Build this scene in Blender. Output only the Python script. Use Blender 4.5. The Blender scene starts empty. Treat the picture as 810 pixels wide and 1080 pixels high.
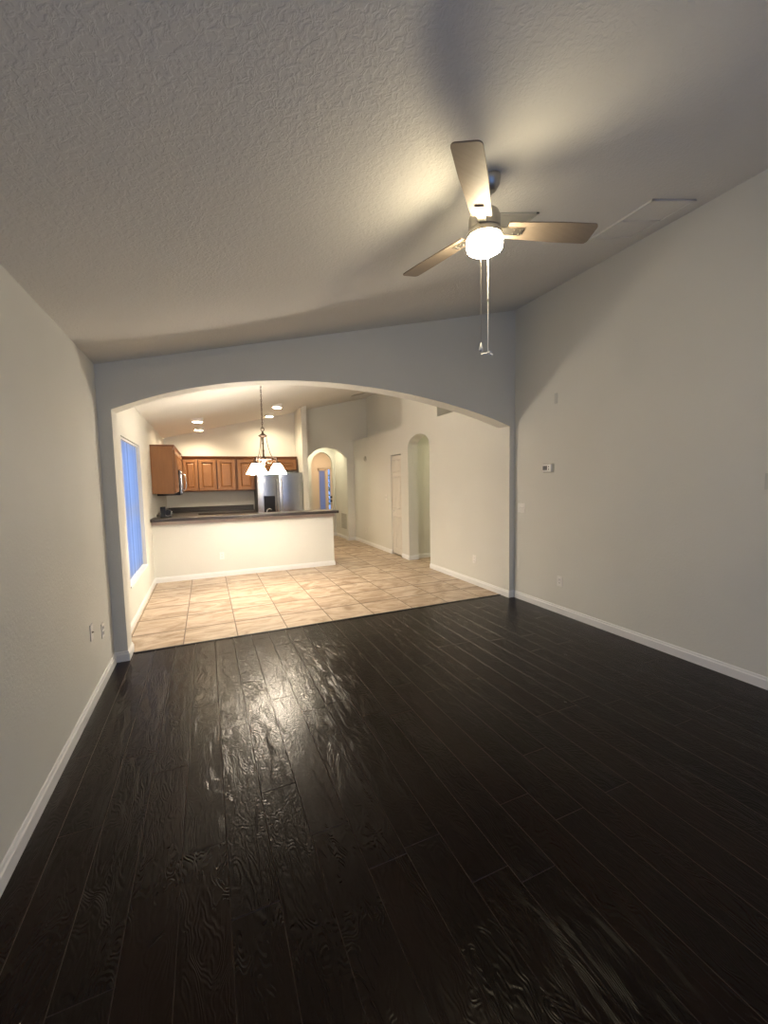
import bpy, bmesh, math, random
import numpy as np
from mathutils import Vector, Matrix
random.seed(7)
C = bpy.context.scene.collection
PI = math.pi

# ---------------------------------------------------------------- camera, world, exposure
CAM_H = 1.53
FPX, YAW, PITCH, ROLL = 431.65, 0.4086, 0.0772, 0.0197
def make_camera():
    cy, sy, cp, sp = math.cos(YAW), math.sin(YAW), math.cos(PITCH), math.sin(PITCH)
    fwd = Vector((sy*cp, cy*cp, -sp)); right = Vector((cy, -sy, 0)); down = fwd.cross(right)
    r2 = math.cos(ROLL)*right + math.sin(ROLL)*down
    d2 = -math.sin(ROLL)*right + math.cos(ROLL)*down
    cam = bpy.data.cameras.new('camera'); o = bpy.data.objects.new('camera', cam); C.objects.link(o)
    m = Matrix((r2, -d2, -fwd)).transposed().to_4x4(); m.translation = Vector((0, 0, CAM_H))
    o.matrix_world = m
    cam.sensor_fit = 'HORIZONTAL'; cam.sensor_width = 36.0; cam.lens = FPX/810*36.0
    cam.clip_start = 0.05; cam.clip_end = 200
    bpy.context.scene.camera = o
make_camera()
W = bpy.data.worlds.new('world'); bpy.context.scene.world = W; W.use_nodes = True
W.node_tree.nodes['Background'].inputs[0].default_value = (0.26, 0.46, 1.0, 1)
W.node_tree.nodes['Background'].inputs[1].default_value = 0.72
vs = bpy.context.scene.view_settings
vs.view_transform = 'Standard'; vs.look = 'None'; vs.gamma = 1; vs.use_curve_mapping = False
vs.exposure = 0.9
def area(name, loc, rot, sx, sy, power, col, portal=False):
    l = bpy.data.lights.new(name, 'AREA'); l.shape = 'RECTANGLE'; l.size = sx; l.size_y = sy
    l.energy = power; l.color = col
    if portal: l.cycles.is_portal = True
    o = bpy.data.objects.new(name, l); C.objects.link(o); o.location = loc; o.rotation_euler = rot
    return o
# daylight through the glass door behind the camera
area('daylight', (1.3, -1.9, 1.15), (PI/2, 0, PI), 2.6, 2.0, 42, (0.93, 1.0, 0.95))
area('window_portal', (-0.99, 5.745, 1.24), (0, -PI/2, 0), 1.62, 1.33, 1, (1, 1, 1), True)
# added area lights, unseen, brightening the entrance rooms and side hall beyond the arches
area('vestibule_fill', (2.8, 10.6, 2.55), (0, 0, 0), 0.3, 0.3, 5.5, (1.0, 0.88, 0.60))
area('foyer_fill', (3.4, 12.2, 2.55), (0, 0, 0), 0.3, 0.3, 9, (1.0, 0.62, 0.34))
area('side_hall_fill', (4.7, 6.5, 2.45), (0, 0, 0), 0.3, 0.3, 5, (1.0, 0.90, 0.55))
E_FAN, E_CH, E_CAN = 60.0, 44.0, 300.0
E_BULB = 290.0

# ---------------------------------------------------------------- materials
def new_mat(name):
    m = bpy.data.materials.new(name); m.use_nodes = True
    return m, m.node_tree.nodes, m.node_tree.links, m.node_tree.nodes['Principled BSDF']
def mat(name, col, rough=0.5, metal=0.0, noise=0.0, nscale=8.0, bump=0.0, bscale=60.0, stretch=None, spec=None):
    m, N, L, b = new_mat(name)
    b.inputs['Roughness'].default_value = rough; b.inputs['Metallic'].default_value = metal
    if spec is not None: b.inputs['Specular IOR Level'].default_value = spec
    tc = N.new('ShaderNodeTexCoord'); mp = N.new('ShaderNodeMapping'); L.new(tc.outputs['Object'], mp.inputs[0])
    if stretch: mp.inputs['Scale'].default_value = stretch
    nz = N.new('ShaderNodeTexNoise'); nz.inputs['Scale'].default_value = nscale; nz.inputs['Detail'].default_value = 5
    L.new(mp.outputs[0], nz.inputs[0])
    mx = N.new('ShaderNodeMix'); mx.data_type = 'RGBA'
    a = max(noise, 0.02)
    mx.inputs[6].default_value = (*[c*(1-a) for c in col], 1); mx.inputs[7].default_value = (*[min(1, c*(1+a)) for c in col], 1)
    L.new(nz.outputs[0], mx.inputs[0]); L.new(mx.outputs[2], b.inputs['Base Color'])
    if bump:
        n2 = N.new('ShaderNodeTexNoise'); n2.inputs['Scale'].default_value = bscale; n2.inputs['Detail'].default_value = 3
        L.new(mp.outputs[0], n2.inputs[0])
        bp = N.new('ShaderNodeBump'); bp.inputs['Strength'].default_value = bump; bp.inputs['Distance'].default_value = 0.004
        L.new(n2.outputs[0], bp.inputs['Height']); L.new(bp.outputs[0], b.inputs['Normal'])
    return m
def emit(name, col, strength, base=(0.9, 0.88, 0.8)):
    m, N, L, b = new_mat(name)
    b.inputs['Base Color'].default_value = (*base, 1); b.inputs['Roughness'].default_value = 0.3
    b.inputs['Emission Color'].default_value = (*col, 1); b.inputs['Emission Strength'].default_value = strength
    return m

M = {}
M['wall'] = mat('wall_paint', (0.76, 0.76, 0.71), 0.62, noise=0.03, nscale=2.0, bump=0.35, bscale=70)
M['ceiling_far'] = None
def ceiling_material():
    m, N, L, b = new_mat('knockdown_ceiling')
    b.inputs['Roughness'].default_value = 0.85
    tc = N.new('ShaderNodeTexCoord')
    n0 = N.new('ShaderNodeTexNoise'); n0.inputs['Scale'].default_value = 1.3; L.new(tc.outputs['Object'], n0.inputs[0])
    mx = N.new('ShaderNodeMix'); mx.data_type = 'RGBA'
    mx.inputs[6].default_value = (0.71, 0.70, 0.66, 1); mx.inputs[7].default_value = (0.77, 0.76, 0.72, 1)
    L.new(n0.outputs[0], mx.inputs[0]); L.new(mx.outputs[2], b.inputs['Base Color'])
    n1 = N.new('ShaderNodeTexNoise'); n1.inputs['Scale'].default_value = 40; n1.inputs['Detail'].default_value = 4
    n1.inputs['Distortion'].default_value = 0.9
    L.new(tc.outputs['Object'], n1.inputs[0])
    r = N.new('ShaderNodeValToRGB'); r.color_ramp.elements[0].position = 0.42; r.color_ramp.elements[1].position = 0.60
    L.new(n1.outputs[0], r.inputs[0])
    n2 = N.new('ShaderNodeTexNoise'); n2.inputs['Scale'].default_value = 130; L.new(tc.outputs['Object'], n2.inputs[0])
    ad = N.new('ShaderNodeMath'); ad.operation = 'MULTIPLY_ADD'; ad.inputs[1].default_value = 0.35
    L.new(n2.outputs[0], ad.inputs[0]); L.new(r.outputs[0], ad.inputs[2])
    bp = N.new('ShaderNodeBump'); bp.inputs['Strength'].default_value = 0.42; bp.inputs['Distance'].default_value = 0.003
    L.new(ad.outputs[0], bp.inputs['Height']); L.new(bp.outputs[0], b.inputs['Normal'])
    return m
M['ceiling'] = ceiling_material()
def tile_material():
    m, N, L, b = new_mat('beige_floor_tile')
    tc = N.new('ShaderNodeTexCoord'); mp = N.new('ShaderNodeMapping'); L.new(tc.outputs['Object'], mp.inputs[0])
    mp.inputs['Location'].default_value = (0.27, 0.105, 0); mp.inputs['Scale'].default_value = (1, 0.5, 1)
    br = N.new('ShaderNodeTexBrick'); br.offset = 0.0; br.squash = 1.0
    br.inputs['Scale'].default_value = 1.0; br.inputs['Brick Width'].default_value = 0.493; br.inputs['Row Height'].default_value = 0.2465
    br.inputs['Mortar Size'].default_value = 0.0065; br.inputs['Mortar Smooth'].default_value = 0.3; br.inputs['Bias'].default_value = 0
    br.inputs['Color1'].default_value = (0.0, 0.0, 0.0, 1); br.inputs['Color2'].default_value = (1, 1, 1, 1)
    br.inputs['Mortar'].default_value = (0.5, 0.5, 0.5, 1)
    L.new(mp.outputs[0], br.inputs[0])
    m2 = N.new('ShaderNodeMapping'); m2.inputs['Scale'].default_value = (1.7, 3.4, 1); L.new(tc.outputs['Object'], m2.inputs[0])
    of = N.new('ShaderNodeVectorMath'); of.operation = 'MULTIPLY_ADD'; L.new(br.outputs['Color'], of.inputs[0]); of.inputs[1].default_value = (3, 5, 7); L.new(m2.outputs[0], of.inputs[2])
    nz = N.new('ShaderNodeTexNoise'); nz.inputs['Scale'].default_value = 1.5; nz.inputs['Detail'].default_value = 7; nz.inputs['Distortion'].default_value = 1.4
    nz.inputs['Roughness'].default_value = 0.62
    L.new(of.outputs[0], nz.inputs[0])
    r = N.new('ShaderNodeValToRGB')
    e = r.color_ramp.elements; e[0].position = 0.34; e[0].color = (0.30, 0.20, 0.125, 1); e[1].position = 0.62; e[1].color = (0.58, 0.485, 0.385, 1)
    k = e.new(0.48); k.color = (0.45, 0.345, 0.25, 1)
    L.new(nz.outputs[0], r.inputs[0])
    mx = N.new('ShaderNodeMix'); mx.data_type = 'RGBA'; L.new(br.outputs['Fac'], mx.inputs[0]); L.new(r.outputs[0], mx.inputs[6])
    mx.inputs[7].default_value = (0.15, 0.10, 0.065, 1)
    L.new(mx.outputs[2], b.inputs['Base Color']); b.inputs['Roughness'].default_value = 0.38
    b.inputs['Specular IOR Level'].default_value = 0.35
    bp = N.new('ShaderNodeBump'); bp.invert = True; bp.inputs['Strength'].default_value = 0.6; bp.inputs['Distance'].default_value = 0.002
    L.new(br.outputs['Fac'], bp.inputs['Height']); L.new(bp.outputs[0], b.inputs['Normal'])
    return m
M['tile'] = tile_material()
def wood_floor_material():
    m, N, L, b = new_mat('embossed_dark_plank')
    tc = N.new('ShaderNodeTexCoord')
    at = N.new('ShaderNodeAttribute'); at.attribute_name = 'plank'
    mp = N.new('ShaderNodeMapping'); mp.inputs['Scale'].default_value = (8.5, 2.6, 1); L.new(tc.outputs['Object'], mp.inputs[0])
    of = N.new('ShaderNodeVectorMath'); of.operation = 'MULTIPLY_ADD'; L.new(at.outputs['Color'], of.inputs[0]); of.inputs[1].default_value = (37, 53, 91); L.new(mp.outputs[0], of.inputs[2])
    n = N.new('ShaderNodeTexNoise'); n.inputs['Scale'].default_value = 1.25; n.inputs['Detail'].default_value = 2.4; n.inputs['Roughness'].default_value = 0.45; n.inputs['Distortion'].default_value = 0.35
    L.new(of.outputs[0], n.inputs[0])
    mu = N.new('ShaderNodeMath'); mu.operation = 'MULTIPLY'; mu.inputs[1].default_value = 135; L.new(n.outputs[0], mu.inputs[0])
    si = N.new('ShaderNodeMath'); si.operation = 'SINE'; L.new(mu.outputs[0], si.inputs[0])
    # fine straight pores
    m3 = N.new('ShaderNodeMapping'); m3.inputs['Scale'].default_value = (170, 6, 1); L.new(tc.outputs['Object'], m3.inputs[0])
    n3 = N.new('ShaderNodeTexNoise'); n3.inputs['Scale'].default_value = 1; n3.inputs['Detail'].default_value = 2; L.new(m3.outputs[0], n3.inputs[0])
    ad = N.new('ShaderNodeMath'); ad.operation = 'MULTIPLY_ADD'; ad.inputs[1].default_value = 1.2; L.new(n3.outputs[0], ad.inputs[0]); L.new(si.outputs[0], ad.inputs[2])
    bp = N.new('ShaderNodeBump'); bp.inputs['Strength'].default_value = 0.34; bp.inputs['Distance'].default_value = 0.001
    sg = N.new('ShaderNodeSeparateColor'); L.new(at.outputs['Color'], sg.inputs[0])
    mg = N.new('ShaderNodeMapRange'); mg.inputs[1].default_value = 0.1; mg.inputs[3].default_value = 0.65; mg.inputs[4].default_value = 1.15; L.new(sg.outputs[1], mg.inputs[0])
    mh = N.new('ShaderNodeMath'); mh.operation = 'MULTIPLY'; L.new(ad.outputs[0], mh.inputs[0]); L.new(mg.outputs[0], mh.inputs[1])
    L.new(mh.outputs[0], bp.inputs['Height']); L.new(bp.outputs[0], b.inputs['Normal'])
    # colour: per plank variation + grain
    sp = N.new('ShaderNodeSeparateColor'); L.new(at.outputs['Color'], sp.inputs[0])
    mx = N.new('ShaderNodeMix'); mx.data_type = 'RGBA'; L.new(sp.outputs[0], mx.inputs[0])
    mx.inputs[6].default_value = (0.0055, 0.0030, 0.0020, 1); mx.inputs[7].default_value = (0.0115, 0.0056, 0.0036, 1)
    n4 = N.new('ShaderNodeTexNoise'); n4.inputs['Scale'].default_value = 1.1; n4.inputs['Detail'].default_value = 5; L.new(of.outputs[0], n4.inputs[0])
    mr = N.new('ShaderNodeMapRange'); mr.inputs[3].default_value = 0.7; mr.inputs[4].default_value = 1.35; L.new(n4.outputs[0], mr.inputs[0])
    m5 = N.new('ShaderNodeMix'); m5.data_type = 'RGBA'; m5.blend_type = 'MULTIPLY'; m5.inputs[0].default_value = 1
    L.new(mx.outputs[2], m5.inputs[6]); L.new(mr.outputs[0], m5.inputs[7]); L.new(m5.outputs[2], b.inputs['Base Color'])
    # worn gloss patches
    n6 = N.new('ShaderNodeTexNoise'); n6.inputs['Scale'].default_value = 2.6; n6.inputs['Detail'].default_value = 2; L.new(tc.outputs['Object'], n6.inputs[0])
    r6 = N.new('ShaderNodeMapRange'); r6.inputs[3].default_value = 0.23; r6.inputs[4].default_value = 0.29; L.new(n6.outputs[0], r6.inputs[0])
    L.new(r6.outputs[0], b.inputs['Roughness']); b.inputs['Specular IOR Level'].default_value = 0.15
    return m
M['plank'] = wood_floor_material()
M['plank_edge'] = mat('worn_plank_edge', (0.045, 0.027, 0.018), 0.4)
M['trim'] = mat('white_trim_paint', (0.87, 0.88, 0.88), 0.35)
M['white'] = mat('white_plastic', (0.90, 0.89, 0.86), 0.35)
M['painted'] = mat('painted_plate', (0.63, 0.64, 0.60), 0.5)
M['slot'] = mat('dark_slot', (0.03, 0.03, 0.03), 0.5)
M['cabinet'] = mat('honey_maple', (0.285, 0.130, 0.050), 0.38, noise=0.16, nscale=3.5, stretch=(9, 9, 1.2))
M['faceframe'] = mat('maple_face_frame', (0.17, 0.075, 0.03), 0.42, noise=0.18, nscale=3.5, stretch=(9, 9, 1.2))
M['crown'] = mat('dark_crown_wood', (0.16, 0.06, 0.025), 0.4, noise=0.15)
M['laminate'] = mat('charcoal_laminate', (0.050, 0.042, 0.040), 0.33, noise=0.4, nscale=90)
M['steel'] = mat('stainless_steel', (0.52, 0.54, 0.57), 0.27, 1.0, noise=0.06, nscale=2, stretch=(60, 60, 1.0))
M['darkside'] = mat('dark_grey_enamel', (0.06, 0.06, 0.065), 0.4)
M['black'] = mat('black_plastic', (0.012, 0.012, 0.013), 0.28)
M['chrome'] = mat('chrome', (0.75, 0.76, 0.78), 0.12, 1.0)
M['nickel'] = mat('brushed_nickel', (0.56, 0.53, 0.48), 0.36, 1.0, noise=0.05, nscale=30)
M['blade'] = mat('fan_blade_grey_oak', (0.27, 0.215, 0.165), 0.5, noise=0.15, nscale=4, stretch=(2, 18, 18))
M['bronze'] = mat('aged_bronze', (0.075, 0.045, 0.028), 0.45, 0.5, noise=0.25, nscale=25)
M['door'] = mat('door_paint', (0.74, 0.71, 0.64), 0.4)
M['peninsula_band'] = mat('pinkish_band', (0.76, 0.66, 0.60), 0.5)  # pinkish beige for the band under the bar top
M['grille'] = mat('grille_enamel', (0.50, 0.49, 0.44), 0.45)
M['fanlight'] = emit('lit_frosted_glass_fan', (1.0, 0.84, 0.56), E_FAN)
M['shade'] = emit('lit_frosted_glass_chandelier', (1.0, 0.87, 0.70), E_CH)
M['bulb'] = emit('lit_bulb', (1.0, 0.87, 0.70), E_BULB)
M['can'] = emit('lit_recessed_lamp', (1.0, 0.81, 0.54), E_CAN)
def blind_material(name, mixf):
    m, N, L, b = new_mat(name)
    N.remove(b); out = N['Material Output']
    d = N.new('ShaderNodeBsdfDiffuse'); d.inputs[0].default_value = (0.60, 0.62, 0.64, 1)
    t = N.new('ShaderNodeBsdfTranslucent')
    tc = N.new('ShaderNodeTexCoord'); nz = N.new('ShaderNodeTexNoise'); nz.inputs['Scale'].default_value = 3; L.new(tc.outputs['Object'], nz.inputs[0])
    mx = N.new('ShaderNodeMix'); mx.data_type = 'RGBA'; mx.inputs[6].default_value = (0.74, 0.78, 0.82, 1); mx.inputs[7].default_value = (0.82, 0.85, 0.88, 1)
    L.new(nz.outputs[0], mx.inputs[0]); oi = N.new('ShaderNodeObjectInfo'); mr = N.new('ShaderNodeMapRange'); mr.inputs[3].default_value = 0.72; mr.inputs[4].default_value = 1.0; L.new(oi.outputs['Random'], mr.inputs[0])
    mm = N.new('ShaderNodeMix'); mm.data_type = 'RGBA'; mm.blend_type = 'MULTIPLY'; mm.inputs[0].default_value = 1; L.new(mx.outputs[2], mm.inputs[6]); L.new(mr.outputs[0], mm.inputs[7]); L.new(mm.outputs[2], t.inputs[0])
    s = N.new('ShaderNodeMixShader'); s.inputs[0].default_value = mixf; L.new(d.outputs[0], s.inputs[1]); L.new(t.outputs[0], s.inputs[2]); L.new(s.outputs[0], out.inputs[0])
    return m
M['slat'] = blind_material('translucent_vinyl_slat', 0.93)
M['frosted_lite'] = blind_material('frosted_lite', 0.8)
def glass(name):
    m, N, L, b = new_mat(name); N.remove(b)
    t = N.new('ShaderNodeBsdfTransparent'); g = N.new('ShaderNodeBsdfGlossy'); g.inputs['Roughness'].default_value = 0.02
    s = N.new('ShaderNodeMixShader'); s.inputs[0].default_value = 0.05
    L.new(t.outputs[0], s.inputs[1]); L.new(g.outputs[0], s.inputs[2]); L.new(s.outputs[0], N['Material Output'].inputs[0])
    return m
M['glass'] = glass('window_glass')
M['outdoor'] = mat('leafy_green', (0.10, 0.22, 0.06), 0.8, noise=0.5, nscale=6)

# ---------------------------------------------------------------- mesh helpers
def B(): return bmesh.new()
def box(bm, x0, x1, y0, y1, z0, z1, bev=0.0):
    r = bmesh.ops.create_cube(bm, size=1)
    vs_ = r['verts']
    for v in vs_:
        v.co = Vector(((x0+x1)/2+v.co.x*(x1-x0), (y0+y1)/2+v.co.y*(y1-y0), (z0+z1)/2+v.co.z*(z1-z0)))
    if bev:
        es = list({e for v in vs_ for e in v.link_edges})
        bmesh.ops.bevel(bm, geom=es, offset=bev, segments=2, affect='EDGES', profile=0.7)
def prism(bm, pts, d):
    """closed outline of 3D points extruded by vector d"""
    a = [bm.verts.new(p) for p in pts]; b = [bm.verts.new(Vector(p)+Vector(d)) for p in pts]
    n = len(pts)
    fs = [bm.faces.new(a), bm.faces.new(b[::-1])]
    for i in range(n): bm.faces.new((a[i], b[i], b[(i+1) % n], a[(i+1) % n]))
    bmesh.ops.recalc_face_normals(bm, faces=bm.faces[:])
    bmesh.ops.triangulate(bm, faces=[f for f in fs if f.is_valid])
def lathe(bm, prof, seg=32, c=(0, 0, 0), mtx=None):
    rings = []
    for r, z in prof:
        rr = []
        if r < 1e-6: rr = [bm.verts.new((0, 0, z))]
        else:
            for k in range(seg):
                a = 2*PI*k/seg; rr.append(bm.verts.new((r*math.cos(a), r*math.sin(a), z)))
        rings.append(rr)
    for A, Bq in zip(rings, rings[1:]):
        if len(A) == 1 and len(Bq) == 1: continue
        for k in range(seg):
            q = [A[k % len(A)], A[(k+1) % len(A)], Bq[(k+1) % len(Bq)], Bq[k % len(Bq)]]
            u = []
            for v in q:
                if v not in u: u.append(v)
            if len(u) > 2: bm.faces.new(u)
    T = Matrix.Translation(c) @ (mtx.to_4x4() if mtx is not None else Matrix())
    for rr in rings:
        for v in rr: v.co = T @ v.co
    bmesh.ops.recalc_face_normals(bm, faces=bm.faces[:])
def tube(bm, pts, r, seg=10, closed=False):
    pts = [Vector(p) for p in pts]; n = len(pts); rings = []
    up = Vector((0, 0, 1)); prev = None
    for i, p in enumerate(pts):
        if closed: t = pts[(i+1) % n]-pts[i-1]
        else: t = pts[min(i+1, n-1)]-pts[max(i-1, 0)]
        t.normalize()
        if prev is None:
            s = t.cross(up) if abs(t.z) < 0.95 else t.cross(Vector((1, 0, 0)))
        else: s = prev - t*prev.dot(t)
        s.normalize(); prev = s; w = t.cross(s)
        rad = r[i] if isinstance(r, (list, tuple)) else r
        rings.append([bm.verts.new(p + s*rad*math.cos(2*PI*k/seg) + w*rad*math.sin(2*PI*k/seg)) for k in range(seg)])
    m = n if closed else n-1
    for i in range(m):
        A, Bq = rings[i], rings[(i+1) % n]
        for k in range(seg): bm.faces.new((A[k], A[(k+1) % seg], Bq[(k+1) % seg], Bq[k]))
    if not closed: bm.faces.new(rings[0][::-1]); bm.faces.new(rings[-1])
    bmesh.ops.recalc_face_normals(bm, faces=bm.faces[:])
def obj(name, bm, m, parent=None, smooth=False, label=None):
    me = bpy.data.meshes.new(name); bm.to_mesh(me); bm.free()
    o = bpy.data.objects.new(name, me); C.objects.link(o); me.materials.append(m)
    if smooth:
        for p in me.polygons: p.use_smooth = True
        me.set_sharp_from_angle(angle=math.radians(40))
    if parent is not None:
        o.parent = parent
        if parent.type == 'EMPTY': pass
    if label: o['label'] = label
    return o
def thing(name, label, cat, loc=(0, 0, 0), rot=(0, 0, 0), group=None):
    o = bpy.data.objects.new(name, None); C.objects.link(o); o.location = loc; o.rotation_euler = rot
    o['label'] = label; o['category'] = cat; o.empty_display_size = 0.1
    if group: o['group'] = group
    return o
def struct(name, bm, m, parent=None, label=None):
    o = obj(name, bm, m, parent)
    if parent is None:
        o['kind'] = 'structure'
        if label: o['label'] = label
    return o
def dup(root, loc, label, rot=None):
    r = root.copy(); C.objects.link(r); r.location = loc; r['label'] = label
    if rot is not None: r.rotation_euler = rot
    for ch in list(root.children):
        c = ch.copy(); C.objects.link(c); c.parent = r
        for g in list(ch.children):
            d = g.copy(); C.objects.link(d); d.parent = c
    return r

# ---------------------------------------------------------------- key dimensions
XL, XR, XD = -0.794, 3.578, 3.498          # left wall, living right wall, dining right wall
YA0, YA1 = 4.098, 4.31                     # arch wall front and back
YB = -1.6                                  # wall behind the camera
YK, YH = 10.05, 9.97                       # kitchen back wall, hall wall
S = 0.2393
def zc(x): return 2.527 + S*(x-XL)

# ---------------------------------------------------------------- structure
# wood floor of separate bevelled planks (single mesh)
def plank_floor():
    bm = B(); lay = bm.loops.layers.float_color.new('plank')
    w = 0.1695; x0 = -0.162 - 4*w; rnd = random.Random(3)
    known = {0: 1.785, 1: 1.436, 2: 2.006, 3: 1.662, 4: 1.413}
    k = -4
    x = x0
    while x < XR:
        Lp = 1.215
        s = known.get(k, rnd.uniform(0, Lp))
        s -= math.ceil((s-YB)/Lp)*Lp
        y = s
        while y < YA1-0.04:
            a, b_ = max(y, YB-0.0), min(y+Lp, YA1-0.05)
            xa, xb = max(x, XL-0.02), min(x+w, XR+0.02)
            if b_-a > 0.02 and xb-xa > 0.005:
                g, h = 0.0009, 0.0022
                col = (rnd.random(), rnd.random(), rnd.random(), 1)
                o4 = [(xa, a), (xb, a), (xb, b_), (xa, b_)]
                lo = [bm.verts.new((px, py, -h)) for px, py in o4]
                i4 = [(xa+g*2, a+g*2), (xb-g*2, a+g*2), (xb-g*2, b_-g*2), (xa+g*2, b_-g*2)]
                hi = [bm.verts.new((px, py, 0)) for px, py in i4]
                fs = [bm.faces.new(hi)]
                for q in range(4):
                    ef = bm.faces.new((lo[q], lo[(q+1) % 4], hi[(q+1) % 4], hi[q])); ef.material_index = 1; fs.append(ef)
                for f in fs:
                    for l in f.loops: l[lay] = col
            y += Lp
        x += w; k += 1
    return bm
bm = plank_floor()
fl = struct('floor', bm, M['plank'], label='dark espresso wood plank floor with embossed grain'); fl.data.materials.append(M['plank_edge'])
bm = B(); box(bm, XL-0.15, XR+0.15, YB-0.15, YA1-0.05, -0.12, -0.004)
struct('floor_base', bm, M['slot'])
bm = B(); box(bm, XL-0.15, 6.6, YA1-0.05, 15.2, -0.12, 0.003)
struct('floor_tile', bm, M['tile'], label='beige stone-look tile floor beyond the arch')
bm = B(); box(bm, -0.69, 3.49, YA1-0.066, YA1-0.046, -0.003, 0.006, 0.002)
struct('trim_1', bm, M['slot'], label='dark transition strip between wood and tile')

# sloped ceiling, a single slab over living room, dining room and kitchen
bm = B()
prism(bm, [(XL-0.15, YB-0.15, zc(XL-0.15)), (4.0, YB-0.15, zc(4.0)), (4.0, YB-0.15, zc(4.0)+0.15), (XL-0.15, YB-0.15, zc(XL-0.15)+0.15)], (0, 10.15+1.75+0.05, 0))
struct('ceiling', bm, M['ceiling'], label='sloped white knockdown-textured ceiling')

# left wall with window opening
WY0, WY1, WZ0, WZ1 = 5.08, 6.42, 0.44, 2.06
bm = B(); ztop = zc(XL)+0.05
for (a, b_, c_, d_) in ((YB-0.15, WY0, -0.1, ztop), (WY1, YK+0.15, -0.1, ztop), (WY0, WY1, -0.1, WZ0), (WY0, WY1, WZ1, ztop)):
    box(bm, XL-0.16, XL, a, b_, c_, d_)
bmesh.ops.remove_doubles(bm, verts=bm.verts, dist=0.0001)
struct('wall_left', bm, M['wall'])
# right wall of the living room
bm = B(); box(bm, XR, XR+0.15, YB-0.15, YA0+0.01, -0.1, zc(XR)+0.1)
struct('wall_right', bm, M['wall'])
# wall behind the camera with a wide door opening
bm = B()
for (a, b_, c_, d_) in ((XL-0.16, 0.0, -0.1, 2.7), (2.6, XR+0.15, -0.1, 2.7), (0.0, 2.6, 2.1, 2.7)):
    box(bm, a, b_, YB-0.15, YB, c_, d_)
prism(bm, [(XL-0.16, YB-0.15, 2.6), (XR+0.15, YB-0.15, 2.6), (XR+0.15, YB-0.15, zc(XR+0.15)+0.05), (XL-0.16, YB-0.15, zc(XL-0.16)+0.05)], (0, 0.15, 0))
struct('wall_rear', bm, M['wall'])
bm = B()
for (a, b_, c_, d_) in ((0.0, 0.06, 0, 2.1), (1.27, 1.33, 0, 2.1), (2.54, 2.6, 0, 2.1), (0, 2.6, 2.04, 2.1), (0, 2.6, 0, 0.05)):
    box(bm, a, b_, YB-0.11, YB-0.05, c_, d_)
struct('door_1', bm, M['trim'], label='white frame of the glass door behind the camera')
# arch wall
AX = [-0.696, -0.39, -0.089, 0.23, 0.659, 1.127, 1.639, 2.204, 2.832, XD]
AZ = [2.165, 2.290, 2.384, 2.452, 2.503, 2.527, 2.517, 2.458, 2.345, 2.172]
pf = np.polyfit(AX, AZ, 4)
pts = [(XL-0.02, YA0, -0.02), (-0.696, YA0, -0.02)]
nA = 56
for i in range(nA+1):
    x = -0.696 + (XD+0.696)*i/nA
    pts.append((x, YA0, float(np.polyval(pf, x))))
pts += [(XD, YA0, -0.02), (XR+0.02, YA0, -0.02), (XR+0.02, YA0, zc(XR+0.02)+0.03), (XL-0.02, YA0, zc(XL-0.02)+0.03)]
bm = B(); prism(bm, pts, (0, YA1-YA0, 0))
struct('wall_arch', bm, M['wall'])

# generic arched opening outline in a wall running along an axis
def arch_pts(a0, a1, spring, apex, n=20, power=2.0):
    c = (a0+a1)/2; h = (a1-a0)/2; out = []
    for i in range(n+1):
        t = -math.cos(PI*i/n)
        out.append((c+h*t, spring+(apex-spring)*math.sqrt(max(0, 1-t*t)) ** (2/power*1.0) if power == 2 else spring+(apex-spring)*(1-abs(t)**power)))
    return out
# dining right wall (x = XD), 0.2 thick, arched opening to side hall, closet doorway, ledge above
ZL = 2.545
N0, N1 = 6.10, 6.90
D0, D1, DZ = 7.20, 7.675, 2.036
o = [(YA1, -0.02), (N0, -0.02)] + arch_pts(N0, N1, 2.13, 2.34) + [(N1, -0.02), (D0, -0.02), (D0, DZ), (D1, DZ), (D1, -0.02), (YH+0.01, -0.02), (YH+0.01, ZL), (YA1, ZL)]
bm = B(); prism(bm, [(XD, a, b_) for a, b_ in o], (0.2, 0, 0))
struct('wall_dining', bm, M['wall'])
bm = B(); box(bm, XD, 3.9, 5.832, 7.13, ZL, zc(3.9)+0.05)
# front edge below slope is clipped by the ceiling slab
struct('wall_upper_block', bm, M['wall'])
bm = B(); box(bm, XD+0.19, 3.9, YA1, YH, ZL-0.06, ZL-0.001); box(bm, 3.88, 4.0, YA1, YH+0.1, ZL-0.05, zc(4.0)+0.05)
struct('wall_recess', bm, M['wall'])
bm = B(); box(bm, XD+0.002, 3.9, YA0+0.02, YA1, 2.3, zc(3.9)+0.05)
struct('wall_arch_end', bm, M['wall'])
# closet shell behind the bifold door
bm = B(); box(bm, XD+0.2, XD+0.7, D0-0.1, D0-0.02, 0, 2.4); box(bm, XD+0.2, XD+0.7, D1+0.02, D1+0.1, 0, 2.4); box(bm, XD+0.66, XD+0.7, D0-0.1, D1+0.1, 0, 2.4); box(bm, XD+0.2, XD+0.7, D0-0.1, D1+0.1, 2.3, 2.4)
struct('wall_closet', bm, M['wall'])
# side hall behind the arched opening
bm = B(); box(bm, XD+0.2, 6.3, 6.98, 7.08, 0, 2.49); struct('wall_side_hall_far', bm, M['wall'])
bm = B(); box(bm, XD+0.2, 6.3, 5.6, 5.7, 0, 2.49); struct('wall_side_hall_near', bm, M['wall'])
bm = B(); box(bm, 6.2, 6.3, 5.7, 6.98, 0, 2.49); struct('wall_side_hall_end', bm, M['wall'])
bm = B(); box(bm, XD+0.19, 6.3, 5.6, 7.08, 2.48, 2.55); struct('ceiling_side_hall', bm, M['wall'])
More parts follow.
